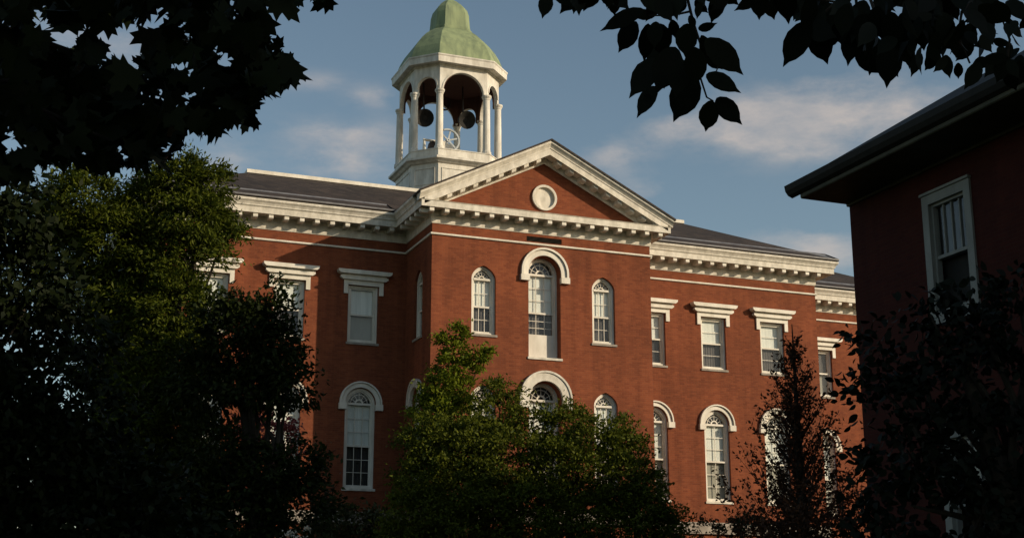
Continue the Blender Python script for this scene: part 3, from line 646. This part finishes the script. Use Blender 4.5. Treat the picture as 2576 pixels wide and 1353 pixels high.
# darker broad bush before the left wing windows
bl = [B(620, 790, 25, 55), B(550, 790, 25, 60, .9), B(690, 790, 25, 45), B(680, 880, 25, 75), B(600, 860, 25, 90), B(700, 960, 24.8, 72), B(610, 965, 25, 75, 1), B(650, 920, 25, 60, .9), B(740, 985, 25, 45, .8), B(540, 1150, 25, 95), B(680, 1195, 24.7, 80, .9), B(775, 1110, 25, 28, .7), B(760, 1180, 25, 60, .8),
      B(520, 960, 25.3, 90), B(600, 1270, 25, 130), B(740, 1290, 25, 110, .9), B(450, 1330, 25, 130), B(690, 735, 25, 26, .8), B(730, 840, 25, 32, .8), B(735, 900, 25, 35, .8)]
tree('bushy_tree', 'dark bushy tree half hiding the left wing windows', 'tree', (5.3, 24.3, 0), bl, M['deep'], 52, 110, .14, .10, SMALL, .18, at(610, 1000, 25), .2)
# dark tree at the left edge
bl = [B(10, 520, 17, 90, .8), B(-60, 620, 17, 140), B(60, 720, 17, 120, .8), B(150, 790, 17.5, 40, .5), B(-40, 880, 17, 130, .8), B(180, 860, 18, 90, .5), B(40, 1010, 17, 130, .8), B(190, 1040, 17.5, 110, .7), B(-60, 1150, 17, 150), B(100, 1180, 17, 150), B(280, 1230, 17.5, 120, .9), B(200, 1360, 17, 160), B(0, 1340, 17, 160), B(380, 1360, 17, 130)]
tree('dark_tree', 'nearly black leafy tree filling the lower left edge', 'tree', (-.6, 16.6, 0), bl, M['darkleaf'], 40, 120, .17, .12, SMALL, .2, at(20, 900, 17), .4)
# growth in front of the entrance bay
bl = [B(1155, 845, 44.3, 20, 1.2), B(1145, 885, 44.3, 32, 1), B(1200, 890, 44.2, 16, .9), B(1135, 930, 44.3, 45, 1), B(1190, 915, 44.3, 24, .8), B(1105, 985, 44.2, 55, 1), B(1165, 985, 44.2, 40, .8), B(1100, 1050, 44, 75, 1), B(1160, 1070, 44, 70, 1), B(1225, 880, 44.1, 7, .8), B(1213, 893, 44.1, 9, .9), B(1160, 822, 44.3, 8, .9), B(1150, 830, 44.3, 8, .8), B(1118, 862, 44.3, 6, .5), B(1105, 850, 44.3, 4, .4), B(1125, 880, 44.3, 10, .6)]
o = tree('climbing_vine', 'sunlit yellow green vine climbing the left corner of the entrance bay', 'vine', (14.9, 44.6, 0), bl, M['ivy'], 60, 70, .12, .12, SMALL, .07, at(1120, 1000, 44.4), .2, nl=11)
bl = [B(1050, 1120, 42, 55, .9), B(1100, 1130, 42, 90), B(1170, 1125, 42, 85), B(1265, 985, 43.2, 38, 1), B(1255, 1040, 43, 60, 1), B(1290, 1070, 43, 40, .8), B(1060, 1210, 41.5, 70), B(1150, 1220, 41.5, 110), B(1260, 1170, 42, 100), B(1060, 1300, 41, 90), B(1190, 1320, 41, 120), B(1030, 1360, 41, 70), B(1300, 1300, 41, 110)]
tree('bushy_shrub', 'tall green shrub with a pointed top left of the central arch', 'shrub', (15.3, 41.2, 0), bl, M['shrub'], 60, 75, .17, .11, SMALL, .14, at(1180, 1150, 42), .2)
bl = [B(1400, 1095, 42.5, 55, .7), B(1340, 1080, 42.5, 45, .7), B(1450, 1070, 42.5, 50, .9), B(1480, 1110, 42, 60), B(1380, 1170, 42, 90, .75), B(1450, 1200, 41.5, 90, .9), B(1350, 1290, 41, 100), B(1470, 1310, 41, 110), B(1380, 1040, 43, 22, .5), B(1440, 1035, 43, 28, .8)]
tree('bushy_shrub', 'broad green shrub covering the foot of the central arch', 'shrub', (18.4, 40.6, 0), bl, M['shrub'], 56, 66, .16, .11, SMALL, .14, at(1420, 1180, 42), .2)
bl = [B(1570, 1060, 42.5, 24, .8), B(1555, 1090, 42.5, 38, .9), B(1540, 1130, 42, 55, 1), B(1600, 1140, 42, 45, .9), B(1620, 1190, 41.5, 40, .9), B(1550, 1220, 41.5, 95), B(1630, 1260, 41, 60, .9), B(1580, 1320, 41, 110), B(1670, 1310, 41, 48, .9), B(1690, 1350, 41, 45)]
tree('bushy_shrub', 'green shrub reaching the right corner of the entrance bay', 'shrub', (20.6, 39.9, 0), bl, M['shrub'], 56, 72, .16, .11, SMALL, .12, at(1580, 1220, 41.5), .2)
# low green between left wing and bay
bl = [B(830, 1330, 44, 60), B(900, 1320, 44, 55), B(960, 1330, 44, 60), B(870, 1380, 44, 70), B(790, 1380, 44, 70), B(990, 1390, 44, 60)]
tree('low_shrub', 'low dark green shrub under the arched window of the left wing', 'shrub', (12.2, 43.3, 0), bl, M['hedge'], 30, 55, .17, .14, SMALL, .07, at(900, 1370, 44), .2)
bl = [B(640, 1070, 40, 45, 1), B(690, 1080, 40, 45, .9), B(660, 1120, 40, 50, .9), B(720, 1120, 40, 40, .8), B(660, 1200, 40, 50, .7)]
tree('red_shrub', 'small dusky red leaved maple glimpsed through the left bushes', 'shrub', (8.0, 38.8, 0), bl, M['redleaf'], 30, 60, .15, .13, SMALL, .07, at(670, 1180, 40), .2)
bl = [B(735, 1342, 23, 36, 1.0), B(705, 1362, 23, 32, .8)]
tree('flowering_shrub', 'pale cream flowering shrub at the bottom edge left of the bay', 'shrub', (5.9, 22, 0), bl, M['petal'], 24, 110, .05, .045, SMALL, .04, at(730, 1370, 23), .2)
# copper beech: ascending branches
def beech():
    base = Vector((17.9, 27.4, 0)); o = empty('copper_beech', base); props(o, 'narrow copper beech with dark red leaves before the right wing', 'tree')
    t = MB(); P_, D = [], []
    apex = at(1992, 815, 33.2); t.tube([base, base+(apex-base)*.45+Vector((.1, 0, 0)), apex], [.22, .13, .01], 8)
    for k in range(190):
        s = RNG.uniform(.06, .98)**.8; st = base+(apex-base)*s*.96; az = RNG.uniform(0, 2*math.pi)
        Lb = (1-s)*2.7*RNG.uniform(.6, 1.15)+.16
        d = Vector((math.cos(az), math.sin(az), RNG.uniform(.55, 1.25))).normalized(); bend = Vector((0, 0, .42*Lb))
        pts = [st+d*(Lb*q)+bend*q*q for q in (0, .33, .66, 1)]; t.tube(pts, [.03*(1-s)+.008, .02*(1-s)+.006, .008, .004], 5)
        nn_ = int(40*Lb+6)
        for q in range(nn_):
            f = RNG.uniform(.10, 1.05); p = st+d*(Lb*f)+bend*f*f
            P_.append(np.array(p)+RNG.normal(size=3)*(.03+.022*Lb*(1-abs(f-.5)))); D.append(np.array(d)*.7+RNG.normal(size=3)*.7)
    n = len(P_); leaves('crown', M['beech'], P_, D, .10*RNG.uniform(.6, 1.35, n), SMALL, o); t.build('trunk', M['bark'], o)
beech()
bl = [B(2060, 1290, 30, 80, .8), B(2130, 1260, 30, 70, .7), B(2110, 1180, 30, 45, .4), B(2080, 1350, 30, 90), B(1980, 1350, 30, 90, .9), B(2160, 1340, 30, 60)]
tree('copper_shrub', 'low spreading red leaved shrub beside the foot of the copper beech', 'shrub', (17.4, 23.9, 0), bl, M['beech'], 26, 52, .15, .10, SMALL, .08, at(2080, 1350, 30), 0)
bl = [B(1740, 1322, 44, 20, 1), B(1790, 1330, 44, 26), B(1840, 1335, 44, 28), B(1880, 1330, 44, 34), B(1925, 1330, 44, 36), B(1970, 1340, 44, 40), B(1760, 1348, 44, 16)]
tree('low_hedge', 'straggling dark shrub growing along the stone ledge of the right wing', 'shrub', (26.5, 45.3, 0), bl, M['hedge'], 26, 70, .11, .12, SMALL, .06, at(1850, 1360, 44), 0)
# dark tree at the right edge, in front of the near building
bl = [B(2440, 745, 13, 30, .3), B(2390, 780, 13, 34, .5), B(2340, 790, 13, 24, .4), B(2550, 720, 13, 70, .8), B(2310, 850, 13, 80, .6), B(2440, 850, 13, 90), B(2560, 830, 13, 120), B(2230, 900, 13.3, 75, .7), B(2250, 1000, 13, 105), B(2380, 960, 13, 120), B(2520, 980, 13, 130), B(2280, 1130, 13, 120), B(2420, 1120, 13, 130), B(2560, 1150, 13, 130), B(2290, 1270, 13, 125), B(2430, 1280, 13, 130), B(2570, 1310, 13, 130), B(2170, 850, 13.3, 10, .3), B(2165, 960, 13.3, 10, .3), B(2180, 1130, 13.3, 25, .3), B(2230, 1350, 13, 100)]
tree('shady_tree', 'black silhouetted leafy tree in front of the near brick building', 'tree', (8.9, 9.6, 0), bl, M['oval'], 18, 95, .10, .085, OVAL, .14, at(2420, 900, 13), .5)
# maple overhead on the left
def maple():
    base = Vector((-3.0, 6.2, 0)); o = empty('maple_tree', base); props(o, 'overhanging maple with dark lobed leaves across the upper left', 'tree')
    # boughs hanging into view: outline and openings as surveyed by bearing, leaves spread through three metres of depth
    edge = [(-160, -90), (835, -90), (815, 15), (775, 15), (735, -5), (715, 35), (665, 50), (640, 95), (690, 120), (705, 160), (752, 180), (735, 200), (700, 228), (650, 232), (628, 262), (632, 322), (590, 318), (535, 345), (500, 318), (462, 335), (425, 405), (350, 422), (250, 420), (150, 405), (60, 430), (-160, 560)]
    holes = [(103, 64, 30, 36), (199, 85, 46, 24), (228, 50, 20, 22), (302, 107, 58, 52), (341, 131, 36, 30), (160, 100, 22, 14), (562, 150, 20, 24), (462, 178, 22, 18), (483, 231, 24, 20), (458, 275, 18, 28), (611, 156, 20, 14), (633, 238, 24, 12), (583, 8, 26, 22), (20, 345, 34, 24), (22, 385, 26, 26), (395, 40, 16, 20), (405, 62, 12, 14), (560, 260, 20, 12), (150, 318, 12, 12), (665, 20, 14, 18), (520, 210, 12, 10), (285, 60, 14, 18), (80, 95, 14, 10), (350, 62, 10, 16), (660, 205, 14, 12), (600, 285, 16, 10), (240, 250, 12, 9), (250, 335, 12, 9)]
    def inside(u, v):
        c = False
        for (x0, y0), (x1, y1) in zip(edge, edge[1:]+edge[:1]):
            if (y0 > v) != (y1 > v) and u < (x1-x0)*(v-y0)/(y1-y0)+x0: c = not c
        return c and all(((u-a)/p)**2+((v-b)/q)**2 > 1.35 for a, b, p, q in holes)
    P_, D, T_ = [], [], []
    while len(P_) < 1350:
        u, v = RNG.uniform(-160, 835), RNG.uniform(-90, 560)
        if not inside(u, v): continue
        tip = at(u, v, RNG.uniform(6.6, 9.6)); d = np.array(-UP*RNG.uniform(.3, 1.1)+_r*RNG.normal()*.7+FW*RNG.normal()*.45); d /= np.linalg.norm(d)
        P_.append(np.array(tip)-d*.07); D.append(d)
        if len(P_) % 55 == 0 and u < 560: T_.append((tuple(tip), .7))
    P_ = [np.array(P_)]; D = [np.array(D)]
    # the rest of the crown, above and left of the picture
    for k in range(70):
        c = np.array((RNG.uniform(-7.5, .4), RNG.uniform(1.5, 8.5), RNG.uniform(6.8, 10.5))); 
        if c[0] > -1.5: c[2] += .6
        n = 38; P_.append(c+RNG.normal(size=(n, 3))*.45); D.append(RNG.normal(size=(n, 3))*.8+np.array((0, 0, -.7)))
        if k % 9 == 0: T_.append((tuple(c), .9))
    P_ = np.concatenate(P_); D = np.concatenate(D); n = len(P_)
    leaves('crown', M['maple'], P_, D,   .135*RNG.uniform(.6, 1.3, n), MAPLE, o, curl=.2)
    t = MB(); fork = base+Vector((.1, .1, 3.3)); t.tube([base-Vector((0, 0, .1)), base+Vector((0, 0, .5)), fork, base+Vector((0, .2, 6)), base+Vector((.3, 0, 9))], [.42, .30, .24, .16, .05], 10)
    limbs(t, fork, T_, .055, .2); t.build('trunk', M['bark_dark'], o)
maple()
# broad-leaved tree overhead on the right
def overhang():
    base = Vector((7.6, -.8, 0)); o = empty('overhanging_tree', base); props(o, 'overhanging tree with large pointed oval leaves in silhouette across the upper right', 'tree')
    hero = [(150, -30, 120, 95, 1.1), (300, -30, 278, 75, 1), (480, -25, 492, 88, 1), (430, -40, 445, 25, 1), (540, -40, 530, 35, 1), (640, 50, 410, 157, .62), (690, 85, 560, 60, .8), (600, 110, 505, 272, 1.05), (660, 120, 640, 325, .8), (700, -10, 785, 112, 1.1), (840, -10, 815, 82, 1.0), (900, 0, 965, 75, 1.0), (930, 10, 905, 100, .9), (915, 150, 1010, 122, .8), (950, 200, 1150, 382, .9), (945, 275, 1045, 358, .9), (955, 380, 1132, 470, .8), (770, 170, 640, 335, .9), (725, 300, 555, 495, 1.0), (700, 440, 600, 598, .85), (900, 380, 785, 625, 1.1), (985, 510, 950, 680, 1.05), (1008, 500, 1138, 635, 1.0), (800, 240, 700, 480, 1.1), (860, 120, 850, 300, 1.2), (900, 240, 905, 445, 1.1), (760, 300, 740, 450, 1.2), (650, 340, 625, 470, 1), (720, 120, 735, 300, 1.1), (700, 110, 690, 250, 1.1), (830, 300, 800, 500, 1.1), (930, 180, 960, 300, .9), (660, 480, 650, 545, 1.1), (780, 100, 800, 200, 1), (870, 80, 900, 150, 1),
            (1230, -30, 1100, 60, .8), (1262, -30, 1308, 107, 1.1), (1440, -10, 1400, 104, 1.0), (1500, -30, 1450, 90, 1.1), (1490, 105, 1340, 345, .9), (1505, 120, 1577, 338, 1.0), (1700, 140, 1680, 338, .95), (1620, 90, 1650, 235, 1.2), (1600, 40, 1560, 110, 1), (1830, 190, 1785, 392, .95), (1890, 220, 1880, 448, 1.1), (1940, 230, 1990, 332, 1), (2050, 270, 2000, 392, .8), (2140, 270, 2063, 366, .9), (2175, 280, 2197, 402, .95), (2240, 320, 2243, 408, 1), (2350, 320, 2275, 457, 1), (1760, 130, 1740, 290, 1), (1900, 330, 1935, 395, 1), (1680, 20, 1640, 200, 1.1), (1760, 0, 1720, 200, 1.1), (1830, 30, 1850, 220, 1.2), (1900, 60, 1920, 260, 1.1), (1960, 60, 2000, 240, 1.1), (1560, 20, 1660, 150, 1.1)]
    P_, Dd, Ln, Fc, Wd = [], [], [], [], []
    twigs = MB(); ends = []
    cv = lambda x, y: (1305+x*.4933, y*.4933)
    for (x0, y0, x1, y1, wf) in hero:
        dist = RNG.uniform(5.0, 6.2); a = at(*cv(x0, y0), dist); b_ = at(*cv(x1, y1), dist+RNG.uniform(-.05, .05)); d = b_-a
        P_.append(np.array(a)); Dd.append(np.array(d)); Ln.append(d.length/1.08); fv = (CAM-a).normalized()+Vector(RNG.normal(size=3))*.22; Fc.append(np.array(fv)); Wd.append(wf)
    def spray(u0, v0, u1, v1, n, lo, hi, sp):
        for k in range(n):
            s = RNG.uniform(0, 1); u = u0+(u1-u0)*s+RNG.normal()*sp; v = v0+(v1-v0)*s+RNG.normal()*sp*.6; dist = RNG.uniform(5, 6.6); a = at(u, v, dist); P_.append(np.array(a))
            d = -UP*RNG.uniform(.3, 1)+_r*RNG.normal()*.55+FW*RNG.normal()*.4; Dd.append(np.array(d)); Ln.append(RNG.uniform(lo, hi)); Fc.append(np.array((CAM-a).normalized()+Vector(RNG.normal(size=3))*.7)); Wd.append(RNG.uniform(.85, 1.15))
    spray(2040, 20, 2300, 60, 40, .09, .15, 45); spray(2200, 60, 2560, 40, 46, .06, .11, 60); spray(2300, 100, 2600, 130, 30, .06, .10, 35); spray(2150, 20, 2600, -30, 50, .09, .14, 50); spray(1600, -50, 2100, -40, 40, .1, .15, 30); spray(1340, -50, 1600, -40, 14, .1, .15, 20)
    spray(2500, 130, 2640, 170, 18, .07, .11, 40)
    for k in range(420):            # the rest of the crown above and to the right
        p = np.array((RNG.uniform(1.5, 10), RNG.uniform(-4, 6.5), RNG.uniform(5.2, 8.5))); P_.append(p); Dd.append(RNG.normal(size=3)*.7+np.array((0, 0, -.7))); Ln.append(RNG.uniform(.1, .16)); Fc.append(RNG.normal(size=3)); Wd.append(1.0)
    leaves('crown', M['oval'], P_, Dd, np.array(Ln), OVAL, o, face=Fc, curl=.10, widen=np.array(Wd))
    t = MB(); fork = base+Vector((-.1, .2, 3.4)); t.tube([base-Vector((0, 0, .1)), base+Vector((0, 0, .5)), fork, base+Vector((-.4, .3, 7))], [.30, .21, .16, .05], 10)
    j1 = at(1735, -160, 5.7); j2 = at(2150, -120, 5.8); j3 = at(2500, -60, 5.9)
    for j in (j1, j2, j3): limbs(t, fork, [(j, 1)], .06, .1, top=(fork+j)/2+Vector((0, 0, .9)))
    def twig(st, pts, r=.008):
        t.tube([st]+[at(u, v, 5.6) for u, v in pts], [r]+[r*.8*(1-k/len(pts)*.6) for k in range(len(pts))], 5)
    twig(j1, [(1730, 0), (1745, 60), (1765, 120), (1760, 190), (1778, 245), (1795, 255)]); twig(j1, [(1500, -60), (1380, -20)]); twig(at(1735, 30, 5.6), [(1690, 40), (1630, 40)], .005); twig(at(1760, 180, 5.6), [(1700, 200), (1665, 220)], .005); twig(at(1770, 130, 5.6), [(1810, 160), (1800, 185)], .005)
    twig(j2, [(2110, 0), (2060, 45), (2045, 60)]); twig(j2, [(2200, 30), (2220, 90), (2235, 120)]); twig(j2, [(2130, 10), (1930, -20)]); twig(j3, [(2420, 30), (2410, 90), (2440, 160)]); twig(j3, [(2510, 20), (2540, 100), (2530, 180)]); twig(at(2410, 90, 5.6), [(2360, 110), (2330, 150)], .005)
    t.build('trunk', M['bark'], o)
overhang()
# unseen trees added behind the near building to shade the planting before the bay
for X_, Y_, zs, lab in ((30, 31, (3.5, 5.5, 7.4, 9.0), 'unseen dense round tree added behind the near brick building to shade the shrubs'), (38.5, 25.5, (4, 6.5, 9, 11.2), 'taller unseen tree added behind the round one for more shade')):
    bl = [((X_+2.6*math.cos(a)*q, Y_+2.6*math.sin(a)*q, z), (2.0, 2.0, 1.7), 1.2) for z in zs for a, q in ((0, 0), (.3, 1), (1.6, 1), (2.8, 1), (4.1, 1), (5.3, 1))]
    tree('added_shade_tree', lab, 'tree', (X_, Y_, 0), bl, M['deep'], 18, 40, .3, .40, SMALL, .3, (X_, Y_, zs[-1]-2), .2, group='unseen trees added behind the near building for shade')
